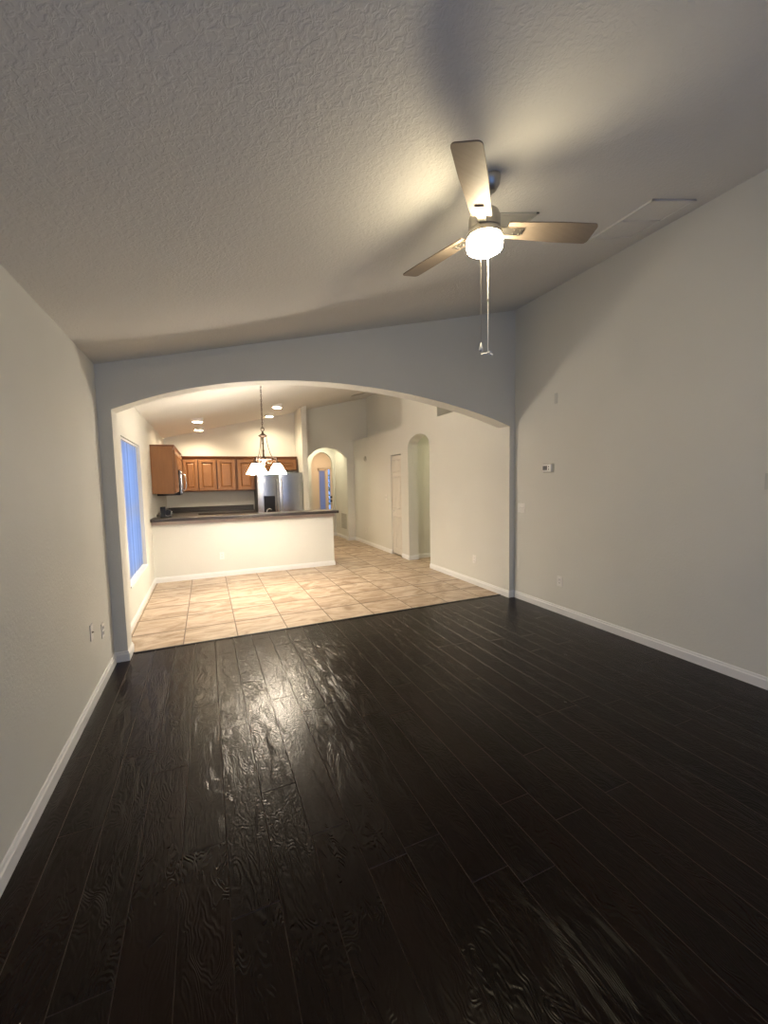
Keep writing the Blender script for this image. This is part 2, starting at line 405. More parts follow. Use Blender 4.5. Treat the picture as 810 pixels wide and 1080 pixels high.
# kitchen back wall and wing wall beside the refrigerator
bm = B(); box(bm, XL-0.1, 2.1, YK, YK+0.12, 0, zc(2.1)+0.05); struct('wall_kitchen', bm, M['wall'])
bm = B(); box(bm, 2.034, 2.155, 9.263, YK+0.02, 0, zc(2.155)+0.03); struct('wall_wing', bm, M['wall'])
# hall wall with arch
o = [(2.10, -0.02), (2.315, -0.02)] + arch_pts(2.315, 3.315, 2.12, 2.375, power=2.3) + [(3.315, -0.02), (3.9, -0.02), (3.9, zc(3.9)+0.05), (2.10, zc(2.10)+0.05)]
bm = B(); prism(bm, [(a, YH, b_) for a, b_ in o], (0, 0.14, 0)); struct('wall_hall', bm, M['wall'])
# vestibule
bm = B(); box(bm, 3.33, 3.43, YH+0.13, 11.1, 0, 2.7); struct('wall_vestibule_right', bm, M['wall'])
bm = B(); box(bm, 2.0, 2.1, YH+0.13, 11.1, 0, 2.7); struct('wall_vestibule_left', bm, M['wall'])
o = [(2.0, -0.02), (2.66, -0.02)] + arch_pts(2.66, 3.265, 1.96, 2.335) + [(3.265, -0.02), (5.2, -0.02), (5.2, 2.7), (2.0, 2.7)]
bm = B(); prism(bm, [(a, 11.08, b_) for a, b_ in o], (0, 0.13, 0)); struct('wall_foyer_arch', bm, M['wall'])
bm = B(); box(bm, 2.0, 5.2, YH+0.13, 13.2, 2.6, 2.7); struct('ceiling_foyer', bm, M['wall'])
bm = B(); box(bm, 2.4, 2.5, 11.2, 13.1, 0, 2.7); struct('wall_foyer_left', bm, M['wall'])
bm = B(); box(bm, 5.1, 5.2, 11.2, 13.1, 0, 2.7); struct('wall_foyer_right', bm, M['wall'])
# foyer end wall with openings for sidelight and front door
SX0, SX1, FX0, FX1 = 3.33, 3.60, 3.64, 3.90
bm = B()
for (a, b_, c_, d_) in ((2.4, SX0, 0, 2.6), (FX1, 5.2, 0, 2.6), (SX0, FX1, 1.96, 2.6), (SX1, FX0, 0, 1.96)):
    box(bm, a, b_, 13.0, 13.1, c_, d_)
struct('wall_foyer_end', bm, M['wall'])

# baseboards with a stepped profile, following an outline on the floor
def base(name, path, h=0.088, t=0.014, side=1):
    """path of (x,y); the board stands on the left side of the direction when side=1"""
    bm = B(); n = len(path)
    prof = [(0, 0), (t, 0), (t, h*0.72), (t*0.62, h*0.80), (t*0.5, h*0.95), (t*0.25, h), (0, h)]
    rings = []
    P2 = [Vector((p[0], p[1])) for p in path]
    for i in range(n):
        dirs = []
        if i > 0: dirs.append((P2[i]-P2[i-1]).normalized())
        if i < n-1: dirs.append((P2[i+1]-P2[i]).normalized())
        ns = [Vector((-d.y, d.x))*side for d in dirs]
        if len(ns) == 2:
            mm = (ns[0]+ns[1]).normalized(); k = 1/max(0.3, mm.dot(ns[0])); nn = mm*k
        else: nn = ns[0]
        rings.append([bm.verts.new((P2[i].x+nn.x*a, P2[i].y+nn.y*a, z)) for a, z in prof])
    m = len(prof)
    for A, Bq in zip(rings, rings[1:]):
        for k in range(m): bm.faces.new((A[k], A[(k+1) % m], Bq[(k+1) % m], Bq[k]))
    bm.faces.new(rings[0]); bm.faces.new(rings[-1][::-1])
    bmesh.ops.recalc_face_normals(bm, faces=bm.faces[:])
    return struct(name, bm, M['trim'])
base('baseboard_left', [(XL, YB), (XL, YA0), (-0.696, YA0), (-0.696, YA1), (XL, YA1), (XL, 7.17), (2.095, 7.17), (2.095, 7.30)], side=-1)
base('baseboard_right', [(XR, YB), (XR, YA0), (XD, YA0), (XD, N0)], side=1)
base('baseboard_dining', [(XD+0.2, 6.98), (XD+0.2, N1), (XD, N1), (XD, D0)], side=-1) if False else base('baseboard_dining', [(XD, D0), (XD, N1), (XD+0.2, N1)], side=-1)
base('baseboard_side_hall', [(XD+0.2, 6.98), (6.2, 6.98)], side=-1)
base('baseboard_hall', [(XD, D1), (XD, YH), (3.315, YH), (3.315, YH+0.14)], side=1)
base('baseboard_vestibule', [(3.33, YH+0.14), (3.33, 11.08), (3.265, 11.08), (3.265, 11.21)], side=1)
base('baseboard_wing', [(2.034, 9.263), (2.155, 9.263), (2.155, YH), (2.315, YH)], side=-1)

# dining window: frame, panes, sill
def window():
    bm = B(); x0, x1 = XL-0.15, XL-0.10
    for (a, b_, c_, d_) in ((WY0, WY0+0.045, WZ0, WZ1), (WY1-0.045, WY1, WZ0, WZ1), (WY0, WY1, WZ0, WZ0+0.05), (WY0, WY1, WZ1-0.045, WZ1), (WY0, WY1, 1.20, 1.25)):
        box(bm, x0, x1, a, b_, c_, d_, 0.004)
    w = struct('window_1', bm, M['trim'], label='single-hung window behind the vertical blinds')
    bm = B(); box(bm, x0+0.02, x0+0.026, WY0+0.04, WY1-0.04, WZ0+0.04, WZ1-0.04); obj('window_pane', bm, M['glass'], w)
    bm = B(); box(bm, XL-0.16, XL+0.012, WY0-0.012, WY1+0.012, WZ0-0.018, WZ0+0.004, 0.004); obj('window_sill', bm, M['trim'], w)
window()
def blinds():
    t = thing('vertical_blinds', 'tall vertical blinds glowing blue in the dining room window', 'blinds', (XL-0.05, (WY0+WY1)/2, WZ0+0.02))
    bm = B(); box(bm, -0.03, 0.03, -(WY1-WY0)/2+0.01, (WY1-WY0)/2-0.01, 1.572, 1.596, 0.006); obj('head_rail', bm, M['white'], t)
    n = 16; pitch = (WY1-WY0-0.10)/(n-1); proto = None
    for k in range(n):
        y = -(WY1-WY0)/2+0.05+k*pitch
        if proto is None:
            bm = B(); seg = 6; rows = []
            for j in range(seg+1):
                u = -0.053+0.106*j/seg; bow = 0.008*(1-(u/0.053)**2)
                rows.append((bow, u))
            vs2 = [[bm.verts.new((b_+d, u, z)) for b_, u in rows] for d in (0, 0.0012) for z in (0, 1.572)]
            for j in range(seg):
                bm.faces.new((vs2[0][j], vs2[0][j+1], vs2[1][j+1], vs2[1][j]))
            so = obj('slat', bm, M['slat'], t, smooth=True); so.rotation_euler = (0, 0, 0.22); proto = so
        else:
            so = proto.copy(); C.objects.link(so); so.parent = t
        ang = -0.07 + random.uniform(-0.03, 0.03)
        so.location = (0.0, y, 0.0); so.rotation_euler = (0, 0, ang)
blinds()

# bifold closet door
def panel_relief(bm, X, sx, y0, y1, z0, z1, d=0.010):
    """raised-panel moulding on a face at x=X looking towards sx"""
    m = 0.014
    o4 = [(y0, z0), (y1, z0), (y1, z1), (y0, z1)]
    i4 = [(y0+m, z0+m), (y1-m, z0+m), (y1-m, z1-m), (y0+m, z1-m)]
    j4 = [(y0+2.2*m, z0+2.2*m), (y1-2.2*m, z0+2.2*m), (y1-2.2*m, z1-2.2*m), (y0+2.2*m, z1-2.2*m)]
    rings = [[bm.verts.new((X+sx*0.0005, a, b_)) for a, b_ in o4], [bm.verts.new((X-sx*-0.0005 + sx*d, a, b_)) for a, b_ in i4], [bm.verts.new((X+sx*d*0.25, a, b_)) for a, b_ in j4]]
    for A, Bq in zip(rings, rings[1:]):
        for k in range(4): bm.faces.new((A[k], A[(k+1) % 4], Bq[(k+1) % 4], Bq[k]))
    bm.faces.new(rings[-1])
bm = B(); box(bm, XD+0.012, XD+0.044, D0+0.006, D1-0.008, 0.03, DZ-0.018, 0.002)
for (a, b_) in ((0.05, 0.205), (0.262, 0.417)):
    for (c_, d_) in ((0.14, 0.80), (0.94, 1.60), (1.68, 1.94)):
        panel_relief(bm, XD+0.012, -1, D0+a, D0+b_, c_, d_)
dr = struct('door_2', bm, M['door'], label='narrow white paneled closet door in the cream wall')
bm = B(); lathe(bm, [(0, 0), (0.008, 0), (0.008, 0.018), (0.018, 0.026), (0.018, 0.036), (0.010, 0.042), (0, 0.043)], 16, (XD+0.013, D1-0.11, 0.90), Matrix.Rotation(-PI/2, 3, 'Y')); obj('door_knob', bm, M['white'], dr, True)

# sidelight and front door in the foyer
bm = B()
for (a, b_, c_, d_) in ((SX0, SX0+0.05, 0, 1.96), (SX1-0.03, SX1, 0, 1.96), (SX0, SX1, 1.88, 1.96), (SX0, SX1, 0, 0.25)):
    box(bm, a, b_, 13.02, 13.07, c_, d_, 0.003)
w2 = struct('window_2', bm, M['door'], label='narrow frosted sidelight beside the front door')
bm = B(); box(bm, SX0+0.04, SX1-0.02, 13.04, 13.046, 0.2, 1.9); obj('window_pane', bm, M['frosted_lite'], w2)
bm = B()
for (a, b_, c_, d_) in ((FX0, FX0+0.03, 0, 1.96), (FX0+0.10, FX1, 0, 1.96), (FX0, FX1, 1.92, 1.96), (FX0, FX1, 0, 0.25)):
    box(bm, a, b_, 13.01, 13.06, c_, d_, 0.003)
d3 = struct('door_3', bm, M['door'], label='front door with a clear glass strip and black knobs')
bm = B(); box(bm, FX0+0.02, FX0+0.11, 13.04, 13.046, 0.2, 1.93); obj('door_glass', bm, M['glass'], d3)
for z in (0.89, 1.02):
    bm = B(); lathe(bm, [(0, 0), (0.035, 0), (0.035, 0.01), (0.014, 0.016), (0.014, 0.03), (0.03, 0.04), (0.03, 0.06), (0, 0.066)], 16, (FX0+0.108, 13.01, z), Matrix.Rotation(PI/2, 3, 'X'))
    obj('door_knob', bm, M['black'], d3, True)

# ---------------------------------------------------------------- peninsula
PY0, PX1 = 7.17, 2.095
bm = B(); box(bm, XL, PX1, PY0, PY0+0.13, 0, 0.955)
pw = struct('wall_peninsula', bm, M['wall'], label='cream half wall carrying the breakfast bar')
bm = B(); box(bm, XL+0.001, PX1+0.02, PY0-0.018, PY0+0.14, 0.905, 0.966, 0.004)
obj('bar_apron', bm, M['peninsula_band'], pw)
bm = B(); box(bm, XL+0.002, PX1+0.06, 7.0, 7.42, 0.966, 1.013, 0.009)
o = obj('bar_top', bm, M['laminate']); o['label'] = 'long dark laminate bar counter on the cream half wall'; o['category'] = 'counter'
def lower_cabinet(x0, x1, y0, y1, label, grp, face):
    """face: +1 doors look to +y, -1 doors look to -y"""
    t = thing('base_cabinet', label, 'cabinet', ((x0+x1)/2, (y0+y1)/2, 0), (0, 0, 0), grp)
    w, d = (x1-x0)/2-0.001, (y1-y0)/2
    bm = B(); box(bm, -w, w, -d, d, 0.1, 0.87); box(bm, -w, w, -d+(0.06 if face < 0 else 0), d-(0.06 if face > 0 else 0), 0.004, 0.1); obj('body', bm, M['cabinet'], t)
    n = 2; ww = 2*w/n
    for k in range(n):
        bm = B(); a = -w+k*ww+0.008; b_ = a+ww-0.016; yf = face*d
        ya, yb = sorted((yf, yf+face*0.018)); box(bm, a, b_, ya, yb, 0.13, 0.68, 0.003)
        ya, yb = sorted((yf+face*0.018, yf+face*0.024)); 
        for q in ((a, a+0.05, 0.13, 0.68), (b_-0.05, b_, 0.13, 0.68), (a, b_, 0.13, 0.18), (a, b_, 0.63, 0.68)): box(bm, q[0], q[1], ya, yb, q[2], q[3], 0.002)
        obj('door', bm, M['cabinet'], t)
        bm = B(); ya, yb = sorted((yf, yf+face*0.02)); box(bm, a, b_, ya, yb, 0.71, 0.855, 0.004); obj('drawer', bm, M['cabinet'], t)
    return t
# lower worktop on the kitchen side of the peninsula, with faucet
places = ['next to the left kitchen wall', 'in the middle under the sink', 'at the open end of the peninsula']
for k in range(3):
    a = XL+0.004+k*0.96; lower_cabinet(a, a+0.955, 7.305, 7.88, 'wooden base cabinet behind the half wall, '+places[k], 'peninsula base cabinets', 1)
bm = B(); box(bm, XL+0.002, PX1, 7.302, 7.93, 0.872, 0.912, 0.006)
o = obj('sink_counter', bm, M['laminate']); o['label'] = 'dark laminate worktop behind the raised bar'; o['category'] = 'counter'
def faucet():
    t = thing('faucet', 'chrome kitchen faucet rising behind the bar beside the refrigerator', 'faucet', (0.985, 7.56, 0.9125))
    bm = B(); lathe(bm, [(0, 0), (0.028, 0), (0.028, 0.012), (0.016, 0.02), (0.014, 0.06), (0, 0.06)], 18); obj('base', bm, M['chrome'], t, True)
    bm = B(); pts = [(0, 0, 0.05)]+[(0, 0.0, 0.08)]+[(0.045-0.045*math.cos(a), 0.03*(1-math.cos(a)), 0.095+0.05*math.sin(a)) for a in [PI*i/10*0.8 for i in range(11)]]
    tube(bm, pts, 0.012, 10); obj('spout', bm, M['chrome'], t, True)
    bm = B(); tube(bm, [(-0.02, 0, 0.03), (-0.045, 0, 0.045), (-0.055, 0, 0.08)], 0.007, 8); obj('handle', bm, M['chrome'], t, True)
faucet()
# back run and left run of base cabinets with worktops
for k, pl in enumerate(['in the left corner', 'beside the refrigerator']):
    a = -0.16+k*0.585; lower_cabinet(a, a+0.58, 9.45, YK-0.004, 'wooden base cabinet on the kitchen back wall, '+pl, 'back wall base cabinets', -1)
def poly_slab(pts, z0, z1):
    bm = B(); prism(bm, [(x, y, z0) for x, y in pts], (0, 0, z1-z0)); return bm
bm = poly_slab([(XL+0.002, 7.935), (-0.17, 7.935), (-0.17, 9.42), (1.01, 9.42), (1.01, YK-0.002), (XL+0.002, YK-0.002)], 0.872, 0.912)
box(bm, XL+0.002, 1.01, YK-0.022, YK-0.002, 0.912, 1.025, 0.002); box(bm, XL+0.002, XL+0.022, 7.935, YK-0.022, 0.912, 1.025, 0.002)
o = obj('kitchen_counter', bm, M['laminate']); o['label'] = 'dark laminate worktop with upstand along the kitchen back wall'; o['category'] = 'counter'
t = thing('base_cabinet', 'wooden base cabinet standing along the left kitchen wall under the microwave', 'cabinet', (-0.48, 8.7, 0))
bm = B(); box(bm, -0.305, 0.28, -0.76, 0.74, 0.1, 0.87); box(bm, -0.305, 0.22, -0.76, 0.74, 0.004, 0.1); obj('body', bm, M['cabinet'], t)
for k in range(3):
    bm = B(); a = -0.75+k*0.5; box(bm, 0.281, 0.30, a, a+0.48, 0.13, 0.85, 0.004); obj('door', bm, M['cabinet'], t)

# ---------------------------------------------------------------- wall cabinets
def wall_cab(w, z0, z1, doors, label, loc, rz, depth=0.315, grp='wall cabinets in the kitchen', ends=(0, 0)):
    """local: front face at y=0 looking -y, body behind it, x from 0 to w"""
    t = thing('wall_cabinet', label, 'cabinet', loc, (0, 0, rz), grp)
    bm = B(); box(bm, 0.0008, w-0.0008, 0.0, depth, z0, z1-0.001, 0.002); obj('body', bm, M['cabinet'], t)
    bm = B(); box(bm, 0.001, w-0.001, -0.0012, -0.0002, z0+0.001, z1-0.002); obj('face_frame', bm, M['faceframe'], t)
    bm = B(); e0, e1 = 0.0005+ends[0], w-0.0005-ends[1]
    prism(bm, [(e0, -0.008, z1-0.03), (e0, -0.03, z1+0.016), (e0, -0.03, z1+0.026), (e0, depth, z1+0.026), (e0, depth, z1), (e0, 0.0, z1), (e0, -0.0005, z1-0.03)], (e1-e0, 0, 0))
    obj('crown', bm, M['crown'], t)
    for (a, b_) in doors:
        bm = B(); f = min(0.058, (b_-a)*0.2); zz0, zz1 = z0+0.022, z1-0.05
        box(bm, a+0.004, b_-0.004, -0.010, -0.001, zz0+0.004, zz1-0.004)
        for q in ((a, a+f, zz0, zz1), (b_-f, b_, zz0, zz1), (a+f, b_-f, zz0, zz0+f), (a+f, b_-f, zz1-f, zz1)): box(bm, q[0], q[1], -0.034, -0.003, q[2], q[3], 0.005)
        d = obj('door', bm, M['cabinet'], t)
        bm = B(); m = 0.012; x0_, x1_, y0_, y1_ = a+f+m, b_-f-m, zz0+f+m, zz1-f-m; k = 0.028
        o4 = [bm.verts.new(p) for p in ((x0_, -0.0102, y0_), (x1_, -0.0102, y0_), (x1_, -0.0102, y1_), (x0_, -0.0102, y1_))]
        i4 = [bm.verts.new(p) for p in ((x0_+k, -0.026, y0_+k), (x1_-k, -0.026, y0_+k), (x1_-k, -0.026, y1_-k), (x0_+k, -0.026, y1_-k))]
        for q in range(4): bm.faces.new((o4[q], o4[(q+1) % 4], i4[(q+1) % 4], i4[q]))
        bm.faces.new(i4); obj('raised_panel', bm, M['cabinet'], d)
    return t
UZ0, UZ1 = 1.365, 2.10
YF = 9.735
def X(n): return n
specs = [(-0.455, -0.138, [(-0.425, -0.147)], 'narrow honey maple wall cabinet in the left kitchen corner'),
         (-0.138, 0.235, [(-0.127, 0.222)], 'honey maple wall cabinet, second from the left corner on the back wall'),
         (0.235, 0.64, [(0.25, 0.612)], 'honey maple wall cabinet, third from the left corner on the back wall'),
         (0.64, 1.035, [(0.668, 1.016)], 'honey maple wall cabinet directly left of the refrigerator')]
for a, b_, ds, lb in specs:
    wall_cab(b_-a, UZ0, UZ1, [(p-a, q-a) for p, q in ds], lb, (a, YF, 0), 0)
wall_cab(0.96, 1.80, UZ1, [(0.03, 0.465), (0.505, 0.925)], 'short wide honey maple cabinet above the refrigerator', (1.037, YF, 0), 0)
# left wall: front looks to +x  -> rotate by +90 deg: local x -> world y, local -y -> world +x
XF = -0.472
def left_cab(y0, y1, z0, doors, lb):
    # local x runs along world y; front (-y local) faces +x
    return wall_cab(y1-y0, z0, UZ1+0.045, doors, lb, (XF, y0, 0), PI/2, depth=XF-XL-0.003)
left_cab(7.50, 8.16, UZ0+0.015, [(0.02, 0.32), (0.34, 0.64)], 'honey maple wall cabinet with a plain end panel facing the dining room')
left_cab(8.162, 8.93, 1.79, [(0.02, 0.375), (0.395, 0.75)], 'short honey maple cabinet above the microwave')
left_cab(8.932, 9.70, UZ0+0.015, [(0.02, 0.74)], 'honey maple wall cabinet between the microwave and the corner')
def microwave():
    t = thing('microwave', 'stainless over-range microwave with a black side under the left cabinets', 'microwave', (XL+0.004, 8.545, 1.335))
    bm = B(); box(bm, 0, 0.37, -0.38, 0.38, 0, 0.445, 0.005); obj('body', bm, M['black'], t)
    bm = B(); box(bm, 0.372, 0.40, -0.378, 0.22, 0.03, 0.44, 0.006); d = obj('door', bm, M['steel'], t)
    bm = B(); box(bm, 0.4005, 0.403, -0.30, 0.12, 0.10, 0.36, 0.001); obj('window_panel', bm, M['black'], d)
    bm = B(); tube(bm, [(0.40, 0.18, 0.08), (0.44, 0.18, 0.10), (0.452, 0.18, 0.22), (0.44, 0.18, 0.36), (0.40, 0.18, 0.39)], 0.011, 10); obj('handle', bm, M['chrome'], d, True)
    bm = B(); box(bm, 0.372, 0.398, 0.223, 0.378, 0.03, 0.44, 0.004); obj('control_panel', bm, M['steel'], t)
microwave()

# ---------------------------------------------------------------- refrigerator
def fridge():
    t = thing('refrigerator', 'stainless side-by-side refrigerator with black dispenser beside the wing wall', 'refrigerator', (1.525, 9.30, 0.0))
    w = 0.492
    bm = B(); box(bm, -w, w, 0.07, 0.735, 0.03, 1.745, 0.006); box(bm, -w+0.03, w-0.03, 0.1, 0.7, 0.004, 0.03); obj('body', bm, M['darkside'], t)
    split = -0.025
    def door(a, b_):
        bm = B(); n = 14; ring = []
        pr = []
        for i in range(n+1):
            u = a+(b_-a)*i/n; s = (2*i/n-1)
            pr.append((u, -0.018*(1-abs(s)**2.4)))
        pts = [(u, y, 0.06) for u, y in pr]+[(b_, 0.065, 0.06), (a, 0.065, 0.06)]
        prism(bm, pts, (0, 0, 1.68)); return bm
    dl = obj('freezer_door', door(-w, split-0.004), M['steel'], t, True)
    dr_ = obj('fridge_door', door(split+0.004, w), M['steel'], t, True)
    bm = B(); box(bm, -0.37, -0.13, -0.026, -0.012, 0.86, 1.235, 0.006); ds = obj('dispenser', bm, M['black'], dl)
    for (x, d) in ((split-0.045, dl), (split+0.045, dr_)):
        bm = B(); tube(bm, [(x, -0.01, 0.50), (x, -0.055, 0.53), (x, -0.06, 0.8), (x, -0.06, 1.3), (x, -0.055, 1.56), (x, -0.01, 1.60)], 0.013, 10); obj('handle', bm, M['steel'], d, True)
fridge()

# small black appliance on the bar
t = thing('countertop_appliance', 'small black appliance with round grey-rimmed dial on the bar by the left wall', 'appliance', (-0.60, 7.30, 1.013))
bm = B(); box(bm, -0.075, 0.0, -0.05, 0.05, 0.0, 0.17, 0.014); box(bm, -0.075, 0.085, -0.055, 0.06, 0.0, 0.022, 0.008); obj('body', bm, M['black'], t)
bm = B(); lathe(bm, [(0, -0.03), (0.045, -0.03), (0.05, -0.02), (0.05, 0.035), (0, 0.035)], 24, (0.035, 0, 0.07), Matrix.Rotation(PI/2, 3, 'X')); k = obj('dial', bm, M['black'], t, True)
bm = B(); tube(bm, [(0.035+0.048*math.cos(a), -0.034, 0.07+0.048*math.sin(a)) for a in [PI*0.15-2*PI*0.62*i/20 for i in range(21)]], 0.006, 8); obj('rim', bm, M['chrome'], k, True)

# ---------------------------------------------------------------- recessed can lights
def can():
    t = thing('recessed_light', '', 'ceiling light', (0, 0, 0), (0, 0, 0), 'recessed ceiling lights in the kitchen')
    bm = B(); lathe(bm, [(0.078, 0.03), (0.100, 0.03), (0.100, -0.012), (0.097, -0.050), (0.092, -0.056), (0.084, -0.056), (0.080, -0.050), (0.076, -0.01), (0.078, 0.03)], 36); obj('trim_ring', bm, M['white'], t, True)
    bm = B(); lathe(bm, [(0, -0.018), (0.05, -0.016), (0.077, -0.012), (0.077, -0.008), (0, -0.008)], 32); obj('lamp', bm, M['can'], t, True)
    return t
cl = [(-0.083, 8.2, 'glowing recessed light over the front left of the kitchen'), (-0.08, 9.45, 'glowing recessed light near the left cabinets, farther from the arch'),
      (1.349, 8.27, 'glowing recessed light right of the chandelier chain'), (1.368, 9.45, 'glowing recessed light nearest the refrigerator')]
c0 = can()
for i, (x, y, lb) in enumerate(cl):
    if i == 0: c0.location = (x, y, zc(x)-0.001); c0['label'] = lb
    else: dup(c0, (x, y, zc(x)-0.001), lb)

# ---------------------------------------------------------------- chandelier
def chandelier():
    x0, y0 = 0.728, 5.70
    t = thing('chandelier', 'bronze three-light chandelier with frosted glass shades above the dining tiles', 'chandelier', (x0, y0, 0))
    zt = zc(x0)
    bm = B(); lathe(bm, [(0, zt-0.002), (0.065, zt-0.002), (0.065, zt-0.018), (0.045, zt-0.032), (0.012, zt-0.045), (0, zt-0.045)], 28); 
    obj('canopy', bm, M['bronze'], t, True)
    # chain of links
    z = zt-0.045; k = 0; bm = B()
    while z > 2.262:
        pts = []
        for i in range(12):
            a = 2*PI*i/12; u = 0.008*math.cos(a); w = 0.019*math.sin(a)
            pts.append((u, 0, z-0.019+w) if k % 2 else (0, u, z-0.019+w))
        tube(bm, pts, 0.0028, 6, True); z -= 0.030; k += 1
    obj('chain', bm, M['bronze'], t, True)
    bm = B(); tube(bm, [(0.022*math.cos(a), 0, 2.238+0.024*math.sin(a)) for a in [2*PI*i/18 for i in range(18)]], 0.0045, 8, True); obj('loop', bm, M['bronze'], t, True)
    bm = B(); lathe(bm, [(0, 2.214), (0.010, 2.212), (0.014, 2.195), (0.020, 2.180), (0.052, 2.160), (0.058, 2.152), (0.050, 2.143), (0.022, 2.135), (0.012, 2.12), (0.010, 2.06), (0.016, 2.05), (0.010, 2.04), (0.010, 1.97), (0.017, 1.96), (0.012, 1.945), (0.012, 1.885), (0.040, 1.868), (0.055, 1.850), (0.055, 1.835), (0.030, 1.815), (0.018, 1.79), (0.022, 1.775), (0.010, 1.755), (0, 1.752)], 28)
    obj('stem', bm, M['bronze'], t, True)
    bm = B(); tube(bm, [(0.105*math.cos(a), 0.105*math.sin(a), 1.845) for a in [2*PI*i/40 for i in range(40)]], 0.008, 8, True)
    for k in range(3):
        a = math.radians(-14+120*k+60)
        tube(bm, [(0.05*math.cos(a), 0.05*math.sin(a), 1.845), (0.105*math.cos(a), 0.105*math.sin(a), 1.845)], 0.006, 6)
    obj('ring', bm, M['bronze'], t, True)
    for k in range(3):
        a = math.radians(-14+120*k); ca, sa = math.cos(a), math.sin(a)
        def P(r, z): return (r*ca, r*sa, z)
        bm = B(); tube(bm, [P(0.045, 2.148), P(0.05, 2.08), P(0.065, 2.0), P(0.088, 1.92), P(0.115, 1.862)], 0.0042, 8); obj('rod', bm, M['bronze'], t, True)
        bm = B()
        sc = [P(0.05, 1.84)]+[P(0.075+0.026*math.cos(b_), 1.818+0.026*math.sin(b_)) for b_ in [PI*0.9+PI*1.1*i/10 for i in range(11)]]
        sc += [P(0.118, 1.865), P(0.150, 1.872), P(0.170, 1.852), P(0.172, 1.825), P(0.172, 1.80)]
        tube(bm, sc, 0.0065, 8)
        tube(bm, [P(0.15+0.018*math.cos(b_), 1.838+0.018*math.sin(b_)) for b_ in [PI*0.4+PI*1.5*i/12 for i in range(13)]], 0.004, 6)
        ar = obj('arm', bm, M['bronze'], t, True)
        bm = B(); lathe(bm, [(0, 1.812), (0.020, 1.810), (0.034, 1.795), (0.036, 1.775), (0.030, 1.772), (0, 1.772)], 20, P(0.172, 0)); obj('socket', bm, M['bronze'], ar, True)
        bm = B(); prof = [(0.030, 1.785), (0.048, 1.775), (0.072, 1.735), (0.096, 1.690), (0.118, 1.652), (0.122, 1.645)]
        lathe(bm, prof+[(r-0.004, z) for r, z in prof[::-1]], 40, P(0.172, 0)); obj('lamp_shade', bm, M['shade'], ar, True, 'glowing frosted glass shade')
        bm = B(); lathe(bm, [(0, 1.67), (0.018, 1.675), (0.028, 1.695), (0.026, 1.72), (0.014, 1.75), (0, 1.772)], 16, P(0.172, 0)); obj('bulb', bm, M['bulb'], ar, True)
chandelier()

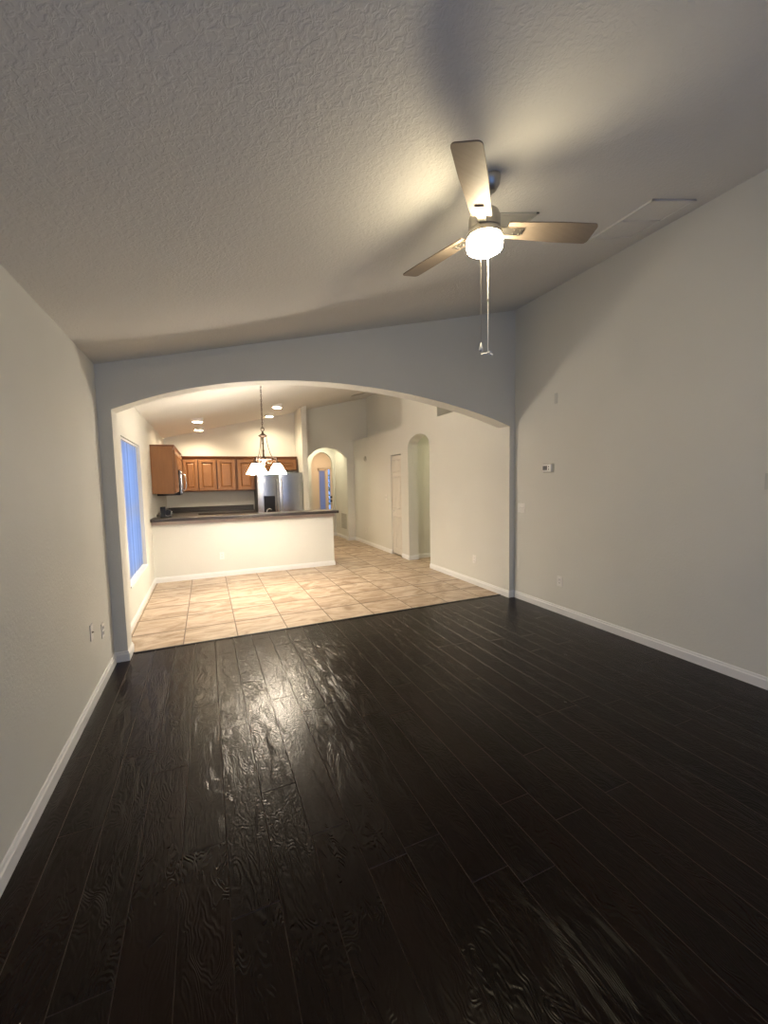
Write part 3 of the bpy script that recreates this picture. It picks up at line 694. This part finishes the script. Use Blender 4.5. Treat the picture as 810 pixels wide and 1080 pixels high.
# ---------------------------------------------------------------- ceiling fan
def ceiling_fan():
    x0, y0 = 1.37, 1.80; xm = 1.392
    t = thing('ceiling_fan', 'three-blade nickel ceiling fan with lit glass drum light', 'ceiling fan', (x0, y0, 0))
    zt = zc(xm); dx = xm-x0
    bm = B(); lathe(bm, [(0, 0.0), (0.062, 0.0), (0.062, -0.012), (0.050, -0.040), (0.030, -0.062), (0.02, -0.066), (0, -0.066)], 32, (dx, 0, zt-0.002), Matrix.Rotation(-math.atan(S), 3, 'Y')); obj('canopy', bm, M['nickel'], t, True)
    bm = B(); tube(bm, [(dx, 0, zt-0.05), (dx*0.55, 0, zt-0.13), (0.004, 0, 2.86)], 0.014, 14)
    lathe(bm, [(0, 2.935), (0.022, 2.93), (0.03, 2.90), (0.03, 2.87), (0, 2.865)], 20, (0.008, 0, 0)); obj('downrod', bm, M['nickel'], t, True)
    bm = B(); lathe(bm, [(0, 2.885), (0.0474, 2.885), (0.0711, 2.872), (0.0790, 2.85), (0.0806, 2.80), (0.0822, 2.798), (0.0822, 2.790), (0.0790, 2.788), (0.0790, 2.776), (0, 2.776)], 44); obj('motor_housing', bm, M['nickel'], t, True)
    bm = B(); lathe(bm, [(0.0000, 2.777), (0.0853, 2.777), (0.0885, 2.770), (0.0885, 2.755), (0.0822, 2.752), (0, 2.752)], 44); obj('light_collar', bm, M['nickel'], t, True)
    bm = B(); lathe(bm, [(0.0822, 2.753), (0.0901, 2.745), (0.0916, 2.72), (0.0869, 2.700), (0.0672, 2.688), (0.0316, 2.683), (0, 2.682)], 44); obj('lamp_shade', bm, M['fanlight'], t, True, 'glowing frosted glass drum')
    for k, az in enumerate((-17.5, 104, 226)):
        a = math.radians(az); R = Matrix.Rotation(a, 4, 'Z') @ Matrix.Rotation(math.radians(-12), 4, 'X')
        bm = B()
        L0, L1, n = 0.115, 0.585, 12
        out = []
        def hw(u): return 0.050+0.014*min(1, (u)/0.6)
        top = [(L0+(L1-L0)*i/n, hw(i/n)) for i in range(n+1)]
        arc = [(L1-0.022+0.022*math.sin(q), hw(1)-0.022+0.022*math.cos(q)) for q in [PI/2*i/4 for i in range(5)]]
        up = top[:-1]+arc
        dn = [(u, -v) for u, v in up[::-1]]
        prism(bm, [(u, v, -0.003) for u, v in up+dn], (0, 0, 0.006))
        bmesh.ops.transform(bm, matrix=Matrix.Translation((0, 0, 2.80)) @ R, verts=bm.verts)
        b_ = obj('blade', bm, M['blade'], t)
        bm = B(); box(bm, 0.07, 0.20, -0.022, 0.022, -0.010, -0.004, 0.002)
        for u in (0.155, 0.185):
            for v in (-0.013, 0.013): lathe(bm, [(0, -0.013), (0.004, -0.012), (0.005, -0.009), (0, -0.009)], 8, (u, v, 0))
        bmesh.ops.transform(bm, matrix=Matrix.Translation((0, 0, 2.80)) @ R, verts=bm.verts)
        obj('blade_bracket', bm, M['nickel'], b_)
    # two pull chains
    for (x, r, zend, kind) in ((0.022, 0.0030, 2.185, 0), (-0.023, 0.0013, 2.235, 1)):
        bm = B(); tube(bm, [(x, -0.0, 2.69), (x, -0.0, zend)], r, 8); ch = obj('pull_chain', bm, M['white'] if kind == 0 else M['nickel'], t, True)
        if kind == 0:
            lathe_b = B(); lathe(lathe_b, [(0, 2.46), (0.005, 2.458), (0.005, 2.446), (0, 2.444)], 10, (x, 0, 0)); obj('connector', lathe_b, M['nickel'], ch, True)
            bm = B()
            for q in (0, 2*PI/3, 4*PI/3): tube(bm, [(x, 0, zend), (x+0.034*math.cos(q+0.3), 0.034*math.sin(q+0.3), zend-0.004)], [0.004, 0.007], 8)
        else:
            bm = B(); lathe(bm, [(0, zend), (0.003, zend-0.004), (0.006, zend-0.018), (0.011, zend-0.034), (0.010, zend-0.044), (0, zend-0.050)], 16, (x, 0, 0))
        obj('pull_knob', bm, M['white'], ch, True)
ceiling_fan()

# ---------------------------------------------------------------- ceiling registers and access panel
SL = Matrix.Rotation(-math.atan(S), 4, 'Y')
def ceiling_register(name, label, x, y, w, d, slats, mt, slot_len=None, frame=0.022):
    t = thing(name, label, 'vent', (x, y, zc(x)-0.0005), (0, -math.atan(S), 0))
    bm = B()
    for (a, b_, c_, e_) in ((-w/2, w/2, -d/2, -d/2+frame), (-w/2, w/2, d/2-frame, d/2), (-w/2, -w/2+frame, -d/2, d/2), (w/2-frame, w/2, -d/2, d/2)):
        box(bm, a, b_, c_, e_, -0.010, 0.0, 0.002)
    obj('frame', bm, mt, t)
    bm = B(); box(bm, -w/2+frame, w/2-frame, -d/2+frame, d/2-frame, -0.003, -0.001); obj('backing', bm, M['slot'], t)
    bm = B()
    for k in range(slats):
        yy = -d/2+frame+(d-2*frame)*(k+0.5)/slats; h = (d-2*frame)/slats*0.7
        v = [bm.verts.new(p) for p in ((-w/2+frame, yy-h*0.5, -0.004), (w/2-frame, yy-h*0.5, -0.004), (w/2-frame, yy+h*0.5, -0.008), (-w/2+frame, yy+h*0.5, -0.010))]
        bm.faces.new(v)
    obj('louvres', bm, mt, t)
ceiling_register('ceiling_vent', 'white louvred air vent on the ceiling behind the fan', 1.85, 2.20, 0.33, 0.22, 9, M['grille'])
ceiling_register('ceiling_vent', 'small dark slotted air vent on the far hall ceiling', 3.30, 8.98, 0.30, 0.16, 3, M['grille'])
t = thing('access_panel', 'large white painted ceiling panel between the fan and the right wall', 'panel', (3.13, 2.21, zc(3.13)-0.0005), (0, -math.atan(S), 0))
bm = B()
for (a, b_, c_, e_) in ((-0.25, 0.25, -0.25, -0.225), (-0.25, 0.25, 0.225, 0.25), (-0.25, -0.225, -0.25, 0.25), (0.225, 0.25, -0.25, 0.25), (-0.25, 0.25, -0.006, 0.006)):
    box(bm, a, b_, c_, e_, -0.013, 0.0, 0.002)
obj('frame', bm, M['ceiling'], t)
bm = B(); box(bm, -0.225, 0.225, -0.225, 0.225, -0.006, -0.001)
obj('panel', bm, M['ceiling'], t)

# ---------------------------------------------------------------- wall plates: local frame: plate in xz plane facing -y
def plate(kind, name, label, cat, loc, rz, mt=None, group=None, w=0.07):
    t = thing(name, label, cat, loc, (0, 0, rz), group)
    mt = mt or M['white']
    bm = B(); box(bm, -w/2, w/2, -0.006, 0.0, -0.057, 0.057, 0.003); obj('cover_plate', bm, mt, t)
    if kind == 'outlet':
        for z in (-0.02, 0.02):
            bm = B(); box(bm, -0.016, 0.016, -0.0085, -0.0055, z-0.014, z+0.014, 0.004); s = obj('socket', bm, mt, t)
            bm = B()
            for x in (-0.006, 0.006): box(bm, x-0.0012, x+0.0012, -0.0092, -0.0080, z-0.003, z+0.008)
            lathe(bm, [(0, 0.0085), (0.0025, 0.0085), (0.0025, 0.0092), (0, 0.0092)], 8, (0, 0, z-0.008), Matrix.Rotation(PI/2, 3, 'X'))
            obj('slots', bm, M['slot'], s)
    elif kind == 'switch':
        xs = (0,) if w < 0.1 else (-0.023, 0.023)
        for x in xs:
            bm = B(); box(bm, x-0.008, x+0.008, -0.009, -0.0055, -0.018, 0.018, 0.002); s = obj('switch_frame', bm, mt, t)
            bm = B(); prism(bm, [(x-0.005, -0.009, -0.010), (x-0.005, -0.009, 0.012), (x-0.005, -0.018, 0.009)], (0.010, 0, 0)); obj('toggle', bm, mt, s)
    elif kind == 'jack':
        bm = B(); lathe(bm, [(0, 0.006), (0.008, 0.006), (0.008, 0.009), (0.005, 0.009), (0.005, 0.016), (0, 0.016)], 12, (0, 0, 0), Matrix.Rotation(PI/2, 3, 'X')); obj('jack', bm, M['nickel'], t, True)
    return t
# facing -y: rz=0 ; facing -x (on right walls): rz=-90 ; facing +x (on left wall): rz=+90
RW, LW = -PI/2, PI/2
plate('outlet', 'wall_outlet', 'white power outlet on the cream half wall below the bar', 'outlet', (0.187, PY0-0.0005, 0.348), 0)
plate('outlet', 'wall_outlet', 'white power outlet low on the dining wall just beyond the arch', 'outlet', (XD-0.0005, 4.83, 0.373), RW)
plate('outlet', 'wall_outlet', 'white power outlet low on the right living room wall', 'outlet', (XR-0.0005, 3.354, 0.367), RW)
plate('outlet', 'wall_outlet', 'white power outlet low on the left wall, nearer the arch', 'outlet', (XL+0.0005, 3.73, 0.41), LW)
plate('jack', 'cable_plate', 'white cable jack plate low on the left wall, farther from the arch', 'wall plate', (XL+0.0005, 3.42, 0.50), LW)
plate('outlet', 'wall_outlet', 'small outlet low on the far hall wall beside the hall arch', 'outlet', (XD-0.0005, 9.19, 0.345), RW)
plate('switch', 'light_switch', 'white double light switch on the right wall beside the arch corner', 'switch', (XR-0.0005, 3.965, 1.155), RW, w=0.115)
plate('switch', 'light_switch', 'faint light switch left of the narrow closet door', 'switch', (XD-0.0005, 7.93, 1.17), RW)
plate('blank', 'blank_plate', 'wall-coloured blank plate high on the right wall above the thermostat', 'wall plate', (XR-0.0005, 3.44, 2.39), RW, M['painted'], w=0.04)
plate('blank', 'blank_plate', 'wall-coloured plate at the right edge of the photo', 'wall plate', (XR-0.0005, 1.53, 1.47), RW, M['painted'])
def thermostat():
    t = thing('thermostat', 'white thermostat with dark display on the right wall', 'thermostat', (XR-0.0005, 3.535, 1.632), (0, 0, RW))
    bm = B(); box(bm, -0.078, 0.078, -0.008, 0, -0.052, 0.052, 0.006); obj('base_plate', bm, M['grille'], t)
    bm = B(); box(bm, -0.068, 0.062, -0.030, -0.006, -0.044, 0.044, 0.012); b_ = obj('body', bm, M['white'], t)
    bm = B(); box(bm, -0.058, 0.006, -0.032, -0.029, -0.022, 0.026, 0.001); obj('display', bm, M['darkside'], b_)
    for z in (-0.012, 0.014):
        bm = B(); box(bm, 0.022, 0.034, -0.033, -0.029, z-0.007, z+0.007, 0.002); obj('button', bm, M['darkside'], b_)
thermostat()
t = thing('door_chime', 'small round grey chime high on the far hall wall', 'door chime', (XD-0.0005, 9.12, 2.045), (0, 0, RW))
bm = B(); lathe(bm, [(0, 0.0), (0.06, 0.0), (0.06, 0.02), (0.045, 0.032), (0, 0.034)], 28, (0, 0, 0), Matrix.Rotation(PI/2, 3, 'X')); obj('cover', bm, M['grille'], t, True)
# return-air grille in the vestibule
t = thing('return_grille', 'grey return air grille low on the wall seen through the hall arch', 'vent', (3.3295, 10.29, 0.475), (0, 0, RW))
bm = B()
for (a, b_, c_, d_) in ((-0.27, 0.27, -0.20, -0.175), (-0.27, 0.27, 0.175, 0.20), (-0.27, -0.245, -0.2, 0.2), (0.245, 0.27, -0.2, 0.2)): box(bm, a, b_, -0.012, 0, c_, d_, 0.002)
obj('frame', bm, M['grille'], t)
bm = B()
for k in range(16):
    z = -0.165+k*0.022; v = [bm.verts.new(p) for p in ((-0.245, -0.009, z-0.008), (0.245, -0.009, z-0.008), (0.245, -0.001, z+0.008), (-0.245, -0.001, z+0.008))]; bm.faces.new(v)
obj('louvres', bm, M['grille'], t)

# greenery outside the front door glass
rr = random.Random(5)
bm = B()
for i in range(240):
    c = Vector((rr.gauss(4.12, 0.22), rr.gauss(14.3, 0.2), abs(rr.gauss(1.35, 0.45)))); r = rr.uniform(0.05, 0.12)
    d1 = Vector([rr.uniform(-1, 1) for _ in range(3)]).normalized(); d2 = d1.orthogonal().normalized()
    v = [bm.verts.new(c+d1*r), bm.verts.new(c+d2*r*0.4), bm.verts.new(c-d1*r), bm.verts.new(c-d2*r*0.4)]; bm.faces.new(v)
tube(bm, [(4.12, 14.3, 0.003), (4.12, 14.3, 1.5)], 0.03, 8)
o = obj('shrub', bm, M['outdoor']); o['label'] = 'green shrub outside seen through the front door glass strip'; o['category'] = 'shrub'
